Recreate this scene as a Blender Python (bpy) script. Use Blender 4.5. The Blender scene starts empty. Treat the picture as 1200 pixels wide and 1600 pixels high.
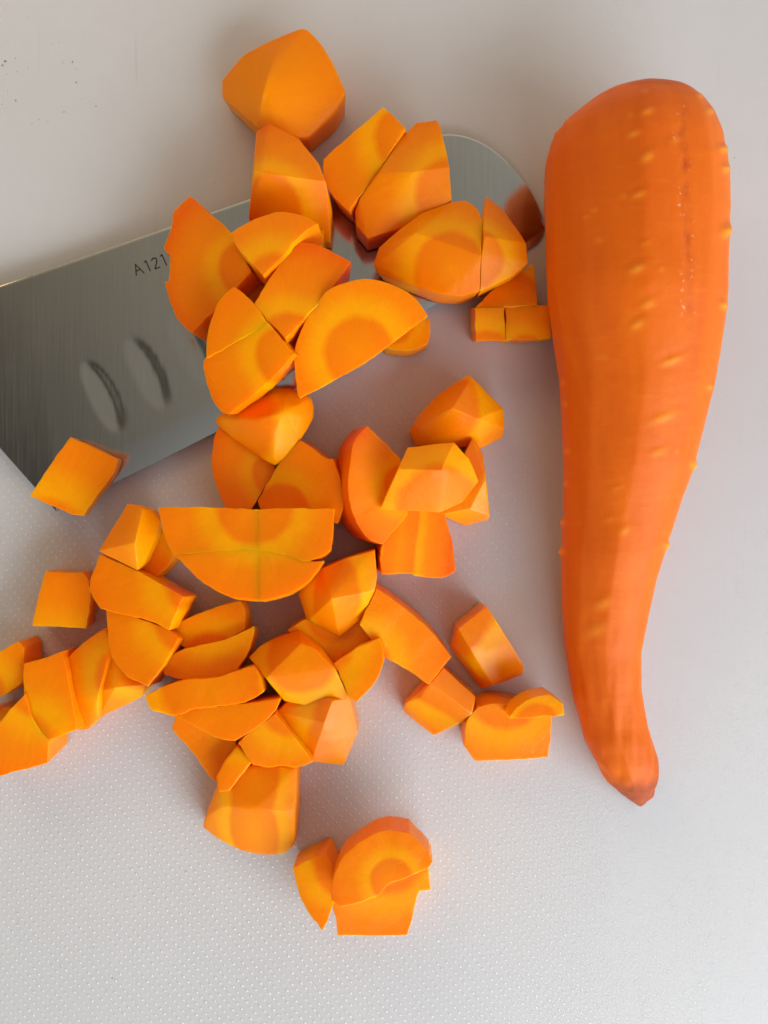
import bpy, bmesh, math, random
import numpy as np
from mathutils import Vector, Matrix, noise

# ---------------------------------------------------------------- camera, world, light
scene = bpy.context.scene
COL = scene.collection
H = 0.240                      # lens height above the board, metres
S = 0.175e-3                   # metres on the board per photograph pixel
cam_d = bpy.data.cameras.new('camera')
cam = bpy.data.objects.new('camera', cam_d); COL.objects.link(cam)
cam.location = (0, 0, H)
cam_d.sensor_fit = 'VERTICAL'; cam_d.sensor_height = 36.0
cam_d.lens = 36.0 * H / (1600 * S)
cam_d.clip_start = 0.01; cam_d.clip_end = 50
cam_d.dof.use_dof = True; cam_d.dof.focus_distance = H - 0.021; cam_d.dof.aperture_fstop = 11.0
scene.camera = cam

world = bpy.data.worlds.new('World'); scene.world = world; world.use_nodes = True
wb = world.node_tree.nodes['Background']
wn = world.node_tree; wt = wn.nodes.new('ShaderNodeTexCoord')
def wnode(t, **kw):
    n = wn.nodes.new(t)
    for k, v in kw.items(): setattr(n, k, v)
    return n
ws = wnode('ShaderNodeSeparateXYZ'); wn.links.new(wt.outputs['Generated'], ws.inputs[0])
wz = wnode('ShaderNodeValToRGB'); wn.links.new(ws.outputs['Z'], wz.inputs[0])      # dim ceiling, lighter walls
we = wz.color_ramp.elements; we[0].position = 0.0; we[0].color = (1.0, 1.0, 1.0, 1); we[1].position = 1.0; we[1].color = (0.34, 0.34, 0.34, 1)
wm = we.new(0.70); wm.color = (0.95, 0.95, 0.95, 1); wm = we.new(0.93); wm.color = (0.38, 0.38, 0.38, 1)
wd = wnode('ShaderNodeVectorMath', operation='DOT_PRODUCT'); wd.inputs[1].default_value = (0.60, -0.75, 0.0)
wn.links.new(wt.outputs['Generated'], wd.inputs[0])
wr = wnode('ShaderNodeMapRange'); wr.inputs[1].default_value = -1.0; wr.inputs[2].default_value = 1.0; wn.links.new(wd.outputs['Value'], wr.inputs[0])
wc = wnode('ShaderNodeValToRGB'); wn.links.new(wr.outputs[0], wc.inputs[0])        # warm room, cooler towards its window
we = wc.color_ramp.elements; we[0].position = 0.0; we[0].color = (0.62, 0.45, 0.24, 1); we[1].position = 1.0; we[1].color = (0.68, 0.74, 0.86, 1); wm = we.new(0.5); wm.color = (0.64, 0.60, 0.54, 1)
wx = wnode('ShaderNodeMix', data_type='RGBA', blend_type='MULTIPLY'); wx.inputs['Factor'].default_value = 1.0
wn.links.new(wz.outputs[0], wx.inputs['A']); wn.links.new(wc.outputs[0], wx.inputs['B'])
wu = wnode('ShaderNodeVectorMath', operation='DOT_PRODUCT'); wu.inputs[1].default_value = (-0.93, -0.37, 0.0)    # dark band added on one side for the blade to reflect
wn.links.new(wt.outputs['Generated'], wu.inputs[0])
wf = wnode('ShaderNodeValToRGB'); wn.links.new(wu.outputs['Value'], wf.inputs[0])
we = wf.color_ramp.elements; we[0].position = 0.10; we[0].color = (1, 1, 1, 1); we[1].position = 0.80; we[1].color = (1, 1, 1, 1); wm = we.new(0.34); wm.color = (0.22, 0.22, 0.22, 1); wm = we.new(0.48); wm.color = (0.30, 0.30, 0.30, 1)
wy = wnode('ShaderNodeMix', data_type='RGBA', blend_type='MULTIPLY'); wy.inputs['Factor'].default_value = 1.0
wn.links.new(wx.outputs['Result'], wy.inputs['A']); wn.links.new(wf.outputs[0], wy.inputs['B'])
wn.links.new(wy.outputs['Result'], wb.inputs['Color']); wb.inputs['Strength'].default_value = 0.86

def area(name, loc, target, sx, sy, power, color):
    l = bpy.data.lights.new(name, 'AREA'); l.shape = 'RECTANGLE'; l.size = sx; l.size_y = sy
    l.energy = power; l.color = color
    o = bpy.data.objects.new(name, l); COL.objects.link(o); o.location = loc
    o.rotation_euler = (Vector(target) - Vector(loc)).to_track_quat('-Z', 'Y').to_euler()
    return o
area('window_light', (0.60, -0.72, 0.48), (0, 0, 0), 1.25, 0.70, 13.0, (0.85, 0.925, 1.0))
area('warm_fill_light', (-0.38, 0.62, 0.42), (-0.02, 0.08, 0), 0.40, 0.30, 0.95, (1.0, 0.66, 0.32))  # added warm fill from an unseen source, tints the board's far left

vs = scene.view_settings
vs.view_transform = 'Standard'; vs.look = 'None'; vs.exposure = 0.40; vs.gamma = 1.0
scene.cycles.use_denoising = True
scene.cycles.max_bounces = 10; scene.cycles.diffuse_bounces = 5
scene.cycles.caustics_reflective = False; scene.cycles.caustics_refractive = False

random.seed(7); np.random.seed(7)

# ---------------------------------------------------------------- helpers
def unp(x, y, z):
    """photograph pixel at height z (mm) above the board -> point in the scene (m)"""
    k = S * (H - z * 1e-3) / H
    return Vector(((x - 600) * k, (800 - y) * k, z * 1e-3))

def tag(o, label=None, cat=None, group=None, kind=None):
    if label: o['label'] = label
    if cat: o['category'] = cat
    if group: o['group'] = group
    if kind: o['kind'] = kind
    return o

def link(name, me, mat, parent=None):
    o = bpy.data.objects.new(name, me); COL.objects.link(o)
    if mat: me.materials.append(mat)
    if parent: o.parent = parent
    return o

def nodes(name):
    m = bpy.data.materials.new(name); m.use_nodes = True
    nt = m.node_tree; b = nt.nodes['Principled BSDF']
    def N(t, **kw):
        n = nt.nodes.new(t)
        for k, v in kw.items():
            if k in n.inputs.keys(): n.inputs[k].default_value = v
            else: setattr(n, k, v)
        return n
    def L(a, b_): nt.links.new(a, b_)
    return m, b, N, L

def ramp(N, stops):
    r = N('ShaderNodeValToRGB'); e = r.color_ramp.elements
    while len(e) < len(stops): e.new(0.5)
    for i, (p, c) in enumerate(stops):
        e[i].position = p; e[i].color = (*c, 1) if len(c) == 3 else c
    return r

# ---------------------------------------------------------------- materials
def mat_flesh():
    m, b, N, L = nodes('carrot_flesh')
    tc = N('ShaderNodeTexCoord')
    nz = N('ShaderNodeTexNoise', Scale=160.0, Detail=2.0); L(tc.outputs['Object'], nz.inputs['Vector'])
    sep = N('ShaderNodeSeparateXYZ'); L(tc.outputs['Object'], sep.inputs[0])
    cmb = N('ShaderNodeCombineXYZ'); L(sep.outputs['X'], cmb.inputs[0]); L(sep.outputs['Y'], cmb.inputs[1])
    ln = N('ShaderNodeVectorMath', operation='LENGTH'); L(cmb.outputs[0], ln.inputs[0])
    at = N('ShaderNodeAttribute', attribute_type='OBJECT', attribute_name='core_radius')
    dv = N('ShaderNodeMath', operation='DIVIDE'); L(ln.outputs['Value'], dv.inputs[0]); L(at.outputs['Fac'], dv.inputs[1])
    wob = N('ShaderNodeMath', operation='MULTIPLY_ADD'); L(nz.outputs['Fac'], wob.inputs[0]); wob.inputs[1].default_value = 0.22; wob.inputs[2].default_value = -0.11
    ad = N('ShaderNodeMath', operation='ADD'); L(dv.outputs[0], ad.inputs[0]); L(wob.outputs[0], ad.inputs[1])
    hf = N('ShaderNodeMath', operation='MULTIPLY'); L(ad.outputs[0], hf.inputs[0]); hf.inputs[1].default_value = 0.3
    cr = ramp(N, [(0.00, (0.94, 0.290, 0.0005)), (0.10, (0.91, 0.250, 0.0005)), (0.24, (0.88, 0.215, 0.0005)),
                  (0.292, (0.97, 0.375, 0.0005)), (0.345, (0.97, 0.365, 0.0005)), (0.46, (0.93, 0.255, 0.0005)),
                  (0.66, (0.90, 0.218, 0.0005)), (0.82, (0.86, 0.145, 0.0005))])
    L(hf.outputs[0], cr.inputs['Fac'])
    # fibres running out from the core and pale flecks
    ang = N('ShaderNodeMath', operation='ARCTAN2'); L(sep.outputs['Y'], ang.inputs[0]); L(sep.outputs['X'], ang.inputs[1])
    c2 = N('ShaderNodeCombineXYZ'); L(ang.outputs[0], c2.inputs[0]); L(ad.outputs[0], c2.inputs[1])
    fm = N('ShaderNodeMapping'); fm.inputs['Scale'].default_value = (9.0, 0.9, 1.0); L(c2.outputs[0], fm.inputs[0])
    fn = N('ShaderNodeTexNoise', Scale=2.2, Detail=4.0); L(fm.outputs[0], fn.inputs['Vector'])
    fr = N('ShaderNodeMapRange'); L(fn.outputs['Fac'], fr.inputs['Value']); fr.inputs[1].default_value = 0.3; fr.inputs[2].default_value = 0.7; fr.inputs[3].default_value = 0.965; fr.inputs[4].default_value = 1.015
    oi = N('ShaderNodeObjectInfo')
    rr = N('ShaderNodeMapRange'); L(oi.outputs['Random'], rr.inputs['Value']); rr.inputs[3].default_value = 0.94; rr.inputs[4].default_value = 1.02
    mu = N('ShaderNodeMath', operation='MULTIPLY'); L(fr.outputs[0], mu.inputs[0]); L(rr.outputs[0], mu.inputs[1])
    hs = N('ShaderNodeVectorMath', operation='SCALE'); L(cr.outputs['Color'], hs.inputs[0]); L(mu.outputs[0], hs.inputs['Scale'])
    L(hs.outputs[0], b.inputs['Base Color'])
    b.inputs['Subsurface Weight'].default_value = 0.72
    b.inputs['Subsurface Radius'].default_value = (1.0, 0.50, 0.09); b.inputs['Subsurface Scale'].default_value = 0.0032
    b.inputs['Specular IOR Level'].default_value = 0.06
    aw = N('ShaderNodeAttribute', attribute_type='OBJECT', attribute_name='wetness'); L(aw.outputs['Fac'], b.inputs['Coat Weight']); b.inputs['Coat Roughness'].default_value = 0.16
    # relief: slow undulation of the cut, fine wet grain
    n1 = N('ShaderNodeTexNoise', Scale=230.0, Detail=3.0); L(tc.outputs['Object'], n1.inputs['Vector'])
    n2 = N('ShaderNodeTexNoise', Scale=2100.0, Detail=4.0, Roughness=0.65); L(tc.outputs['Object'], n2.inputs['Vector'])
    b1 = N('ShaderNodeBump', Strength=0.22, Distance=0.0010); L(n1.outputs['Fac'], b1.inputs['Height'])
    ms = N('ShaderNodeMapping'); ms.inputs['Rotation'].default_value = (0.3, 0.2, 0.6); ms.inputs['Scale'].default_value = (1.0, 0.05, 1.0); L(tc.outputs['Object'], ms.inputs[0])
    n3 = N('ShaderNodeTexNoise', Scale=950.0, Detail=3.0); L(ms.outputs[0], n3.inputs['Vector'])       # knife drag
    b3 = N('ShaderNodeBump', Strength=0.16, Distance=0.0003); L(n3.outputs['Fac'], b3.inputs['Height']); L(b1.outputs[0], b3.inputs['Normal'])
    b2 = N('ShaderNodeBump', Strength=0.25, Distance=0.0002); L(n2.outputs['Fac'], b2.inputs['Height']); L(b3.outputs[0], b2.inputs['Normal'])
    L(b2.outputs[0], b.inputs['Normal']); n4 = N('ShaderNodeTexNoise', Scale=1500.0, Detail=3.0, Roughness=0.6); L(tc.outputs['Object'], n4.inputs['Vector'])
    b4 = N('ShaderNodeBump', Strength=0.75, Distance=0.0003); L(n4.outputs['Fac'], b4.inputs['Height']); L(b3.outputs[0], b4.inputs['Normal']); L(b4.outputs[0], b.inputs['Coat Normal'])
    rg = N('ShaderNodeMapRange'); L(n1.outputs['Fac'], rg.inputs['Value']); rg.inputs[3].default_value = 0.28; rg.inputs[4].default_value = 0.55
    L(rg.outputs[0], b.inputs['Roughness'])
    return m

def mat_peeled():
    m, b, N, L = nodes('peeled_carrot_skin')
    tc = N('ShaderNodeTexCoord')
    mp = N('ShaderNodeMapping'); mp.inputs['Scale'].default_value = (1.0, 0.13, 1.0); L(tc.outputs['Object'], mp.inputs[0])
    n0 = N('ShaderNodeTexNoise', Scale=170.0, Detail=4.0); L(mp.outputs[0], n0.inputs['Vector'])
    cr = ramp(N, [(0.30, (0.72, 0.126, 0.003)), (0.52, (0.765, 0.145, 0.003)), (0.72, (0.81, 0.166, 0.004))])
    L(n0.outputs['Fac'], cr.inputs['Fac'])
    # crosswise growth lines
    mp2 = N('ShaderNodeMapping'); mp2.inputs['Scale'].default_value = (0.18, 1.0, 0.18); L(tc.outputs['Object'], mp2.inputs[0])
    n1 = N('ShaderNodeTexNoise', Scale=700.0, Detail=3.0); L(mp2.outputs[0], n1.inputs['Vector'])
    r1 = N('ShaderNodeMapRange'); L(n1.outputs['Fac'], r1.inputs['Value']); r1.inputs[1].default_value = 0.58; r1.inputs[2].default_value = 0.80; r1.inputs[3].default_value = 0; r1.inputs[4].default_value = 0.14
    mx = N('ShaderNodeMix', data_type='RGBA'); L(r1.outputs[0], mx.inputs['Factor']); L(cr.outputs['Color'], mx.inputs['A']); mx.inputs['B'].default_value = (0.90, 0.30, 0.035, 1)
    a1 = N('ShaderNodeAttribute', attribute_name='nub')
    m2 = N('ShaderNodeMix', data_type='RGBA'); L(a1.outputs['Fac'], m2.inputs['Factor']); L(mx.outputs['Result'], m2.inputs['A']); m2.inputs['B'].default_value = (0.92, 0.33, 0.025, 1)
    a2 = N('ShaderNodeAttribute', attribute_name='scar')
    m3 = N('ShaderNodeMix', data_type='RGBA'); L(a2.outputs['Fac'], m3.inputs['Factor']); L(m2.outputs['Result'], m3.inputs['A']); m3.inputs['B'].default_value = (0.58, 0.085, 0.008, 1)
    nf = N('ShaderNodeTexNoise', Scale=900.0, Detail=2.0); L(tc.outputs['Object'], nf.inputs['Vector'])
    rf = N('ShaderNodeMapRange'); L(nf.outputs['Fac'], rf.inputs['Value']); rf.inputs[1].default_value = 0.60; rf.inputs[2].default_value = 0.68
    a3 = N('ShaderNodeAttribute', attribute_name='fleck')
    mf = N('ShaderNodeMath', operation='MULTIPLY'); L(rf.outputs[0], mf.inputs[0]); L(a3.outputs['Fac'], mf.inputs[1])
    m4 = N('ShaderNodeMix', data_type='RGBA'); L(mf.outputs[0], m4.inputs['Factor']); L(m3.outputs['Result'], m4.inputs['A']); m4.inputs['B'].default_value = (0.90, 0.48, 0.24, 1)
    a4 = N('ShaderNodeAttribute', attribute_name='tip')
    m5 = N('ShaderNodeMix', data_type='RGBA'); L(a4.outputs['Fac'], m5.inputs['Factor']); L(m4.outputs['Result'], m5.inputs['A']); m5.inputs['B'].default_value = (0.30, 0.05, 0.012, 1)
    L(m5.outputs['Result'], b.inputs['Base Color'])
    b.inputs['Subsurface Weight'].default_value = 0.35
    b.inputs['Subsurface Radius'].default_value = (1.0, 0.35, 0.08); b.inputs['Subsurface Scale'].default_value = 0.0035
    n2 = N('ShaderNodeTexNoise', Scale=1700.0, Detail=4.0); L(tc.outputs['Object'], n2.inputs['Vector'])
    b0 = N('ShaderNodeBump', Strength=0.03, Distance=0.0010); L(n0.outputs['Fac'], b0.inputs['Height'])
    b1 = N('ShaderNodeBump', Strength=0.2, Distance=0.0003); L(n1.outputs['Fac'], b1.inputs['Height']); L(b0.outputs[0], b1.inputs['Normal'])
    b2 = N('ShaderNodeBump', Strength=0.22, Distance=0.0002); L(n2.outputs['Fac'], b2.inputs['Height']); L(b1.outputs[0], b2.inputs['Normal'])
    L(b2.outputs[0], b.inputs['Normal'])
    b.inputs['Roughness'].default_value = 0.52; b.inputs['Specular IOR Level'].default_value = 0.20
    return m

def mat_board():
    m, b, N, L = nodes('white_board_plastic')
    tc = N('ShaderNodeTexCoord')
    n0 = N('ShaderNodeTexNoise', Scale=9.0, Detail=3.0); L(tc.outputs['Object'], n0.inputs['Vector'])
    cr = ramp(N, [(0.3, (0.605, 0.60, 0.60)), (0.7, (0.645, 0.64, 0.64))]); L(n0.outputs['Fac'], cr.inputs['Fac'])
    # knife scratches
    w = N('ShaderNodeMapping'); w.inputs['Rotation'].default_value = (0, 0, 0.9); w.inputs['Scale'].default_value = (1, 0.03, 1); L(tc.outputs['Object'], w.inputs[0])
    ns = N('ShaderNodeTexNoise', Scale=900.0, Detail=2.0); L(w.outputs[0], ns.inputs['Vector'])
    rs = N('ShaderNodeMapRange'); L(ns.outputs['Fac'], rs.inputs['Value']); rs.inputs[1].default_value = 0.70; rs.inputs[2].default_value = 0.76; rs.inputs[3].default_value = 0; rs.inputs[4].default_value = 0.25
    mx = N('ShaderNodeMix', data_type='RGBA'); L(rs.outputs[0], mx.inputs['Factor']); L(cr.outputs['Color'], mx.inputs['A']); mx.inputs['B'].default_value = (0.45, 0.44, 0.42, 1)
    L(mx.outputs['Result'], b.inputs['Base Color'])
    n2 = N('ShaderNodeTexNoise', Scale=1300.0, Detail=4.0); L(tc.outputs['Object'], n2.inputs['Vector'])
    b2 = N('ShaderNodeBump', Strength=0.25, Distance=0.0002); L(n2.outputs['Fac'], b2.inputs['Height'])
    L(b2.outputs[0], b.inputs['Normal'])
    b.inputs['Subsurface Weight'].default_value = 0.6
    b.inputs['Subsurface Radius'].default_value = (1.0, 0.95, 0.9); b.inputs['Subsurface Scale'].default_value = 0.003
    b.inputs['Roughness'].default_value = 0.42; b.inputs['Specular IOR Level'].default_value = 0.45
    return m

def mat_bumps():
    m, b, N, L = nodes('moulded_bump_plastic')
    b.inputs['Base Color'].default_value = (0.68, 0.68, 0.68, 1)
    b.inputs['Roughness'].default_value = 0.22; b.inputs['Specular IOR Level'].default_value = 0.6
    return m

def mat_steel():
    m, b, N, L = nodes('brushed_steel')
    tc = N('ShaderNodeTexCoord')
    mp = N('ShaderNodeMapping'); mp.inputs['Rotation'].default_value = (0, 0, -0.38); mp.inputs['Scale'].default_value = (1.0, 0.016, 1.0); L(tc.outputs['Object'], mp.inputs[0])
    n0 = N('ShaderNodeTexNoise', Scale=2600.0, Detail=4.0); L(mp.outputs[0], n0.inputs['Vector'])
    n1 = N('ShaderNodeTexNoise', Scale=45.0, Detail=3.0); L(tc.outputs['Object'], n1.inputs['Vector'])
    cr = ramp(N, [(0.3, (0.60, 0.61, 0.58)), (0.7, (0.635, 0.645, 0.615))]); L(n0.outputs['Fac'], cr.inputs['Fac'])
    L(cr.outputs['Color'], b.inputs['Base Color'])
    b.inputs['Metallic'].default_value = 1.0
    ad = N('ShaderNodeMath', operation='ADD'); L(n0.outputs['Fac'], ad.inputs[0]); L(n1.outputs['Fac'], ad.inputs[1])
    rg = N('ShaderNodeMapRange'); L(ad.outputs[0], rg.inputs['Value']); rg.inputs[1].default_value = 0.6; rg.inputs[2].default_value = 1.4; rg.inputs[3].default_value = 0.08; rg.inputs[4].default_value = 0.22
    L(rg.outputs[0], b.inputs['Roughness'])
    bp = N('ShaderNodeBump', Strength=0.05, Distance=0.0001); L(n0.outputs['Fac'], bp.inputs['Height']); L(bp.outputs[0], b.inputs['Normal'])
    return m

def mat_plain(name, col, rough, metal=0.0):
    m, b, N, L = nodes(name)
    tc = N('ShaderNodeTexCoord'); n0 = N('ShaderNodeTexNoise', Scale=400.0, Detail=3.0); L(tc.outputs['Object'], n0.inputs['Vector'])
    cr = ramp(N, [(0.3, tuple(c * 0.8 for c in col)), (0.7, col)]); L(n0.outputs['Fac'], cr.inputs['Fac'])
    L(cr.outputs['Color'], b.inputs['Base Color']); b.inputs['Roughness'].default_value = rough; b.inputs['Metallic'].default_value = metal
    return m

FLESH = mat_flesh(); SKIN = mat_peeled(); BOARD = mat_board(); BUMP = mat_bumps(); STEEL = mat_steel()
INK = mat_plain('etched_black', (0.035, 0.03, 0.025), 0.6)
DARK = mat_plain('dark_handle_plastic', (0.03, 0.03, 0.03), 0.4)
SPECK = mat_plain('dark_speck', (0.17, 0.15, 0.12), 0.8)

# ---------------------------------------------------------------- cutting board
def build_board():
    hx, hy, th, r = 0.19, 0.25, 0.009, 0.02
    bm = bmesh.new(); ring = []
    for cx, cy, a0 in ((hx - r, hy - r, 0), (-hx + r, hy - r, 90), (-hx + r, -hy + r, 180), (hx - r, -hy + r, 270)):
        for k in range(9):
            a = math.radians(a0 + k * 90 / 8); ring.append((cx + r * math.cos(a), cy + r * math.sin(a)))
    top = [bm.verts.new((x, y, 0)) for x, y in ring]; bot = [bm.verts.new((x, y, -th)) for x, y in ring]
    bm.faces.new(top); bm.faces.new(bot[::-1]); n = len(ring)
    for i in range(n): bm.faces.new((top[i], bot[i], bot[(i + 1) % n], top[(i + 1) % n]))
    bmesh.ops.bevel(bm, geom=[e for e in bm.edges if abs(e.verts[0].co.z - e.verts[1].co.z) < 1e-6], offset=0.0015, segments=3, affect='EDGES')
    me = bpy.data.meshes.new('cutting_board'); bm.to_mesh(me); bm.free()
    o = link('cutting_board', me, BOARD)
    tag(o, 'white plastic cutting board with moulded dotted texture under the carrots and knife', 'cutting board')
    # moulded bumps: too small to pick apart, one part
    a = np.array((6.9, 8.0)) * S; b_ = np.array((14.2, -2.0)) * S
    a[1] *= -1; b_[1] *= -1
    V = []; F = []; seg = 8
    da = a / np.linalg.norm(a); db = np.array((-da[1], da[0]))
    for i in range(-330, 330):
        for j in range(-260, 260):
            p = i * a + j * b_
            if abs(p[0]) > 0.135 or abs(p[1]) > 0.175: continue
            bump_noise = noise.noise(Vector((p[0] * 14, p[1] * 14, 3.0)))
            bx, by = 600 + p[0] / S, 800 - p[1] / S               # bumps tallest at the near left, lower towards the far side and right
            fade = max(0.0, min(1.0, (by - 560) / 330)) * max(0.0, min(1.0, (960 - bx) / 560))
            h = 0.012 + (0.095 + 0.025 * bump_noise) * fade
            h *= random.uniform(0.75, 1.15)
            if h < 0.013: continue
            h *= 1e-3
            j2 = np.random.normal(0, 0.03e-3, 2); c = p + j2
            la = random.uniform(0.44, 0.56) * 1e-3; lb = random.uniform(0.29, 0.37) * 1e-3
            s0 = len(V)
            for (rr, zz) in ((1.0, -0.01e-3), (0.66, h * 0.62)):
                for k in range(seg):
                    t = 2 * math.pi * k / seg
                    q = c + da * (la * rr * math.cos(t)) + db * (lb * rr * math.sin(t)); V.append((q[0], q[1], zz))
            V.append((c[0], c[1], h))
            for k in range(seg):
                k2 = (k + 1) % seg
                F.append((s0 + k, s0 + k2, s0 + seg + k2, s0 + seg + k)); F.append((s0 + seg + k, s0 + seg + k2, s0 + 2 * seg))
    me = bpy.data.meshes.new('dotted_texture'); me.from_pydata(V, [], F); me.update()
    me.polygons.foreach_set('use_smooth', [True] * len(me.polygons))
    t = link('dotted_texture', me, BUMP, o); tag(t, kind='stuff')
    # stray dark specks caught in the texture
    V = []; F = []
    spots = [(8, 96, 4), (4, 102, 3), (24, 91, 2), (27, 112, 2), (44, 107, 2.2), (98, 98, 1.6), (113, 97, 2.4), (120, 108, 1.6), (119, 129, 2.4), (25, 157, 2.4),
             (128, 155, 1.6), (141, 158, 1.8), (150, 166, 2), (100, 175, 2.2), (61, 187, 1.8), (75, 190, 1.8), (50, 193, 1.8), (3, 163, 1.6), (12, 142, 1.6), (10, 116, 2), (81, 68, 1.5), (92, 67, 1.5), (43, 27, 1.4), (336, 286, 1.6),
             (146, 1480, 2.2), (175, 1528, 2.4), (167, 1547, 1.8), (95, 1511, 1.6), (229, 1449, 1.8), (290, 1361, 2), (757, 640, 2), (1148, 246, 2), (1137, 322, 1.6), (140, 1436, 1.4), (190, 1470, 1.3), (370, 42, 1.2)]
    for x, y, r in spots:
        p = unp(x, y, 0.02); s0 = len(V); n = 7
        for k in range(n):
            t = 2 * math.pi * k / n; q = r * random.uniform(0.2, 0.65) * S
            V.append((p.x + q * math.cos(t), p.y + q * math.sin(t), 0.00004))
        F.append(tuple(range(s0, s0 + n)))
    me = bpy.data.meshes.new('speck'); me.from_pydata(V, [], F); me.update()
    tag(link('dark_specks', me, SPECK, o), kind='stuff')
build_board()

# ---------------------------------------------------------------- knife
def catmull(p, n):
    out = []
    for i in range(len(p) - 1):
        p0 = p[max(i - 1, 0)]; p1 = p[i]; p2 = p[i + 1]; p3 = p[min(i + 2, len(p) - 1)]
        for k in range(n):
            t = k / n
            out.append(0.5 * ((2 * p1) + (p2 - p0) * t + (2 * p0 - 5 * p1 + 4 * p2 - p3) * t * t + (3 * p1 - p0 - 3 * p2 + p3) * t ** 3))
    out.append(p[-1]); return np.array(out)

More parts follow.
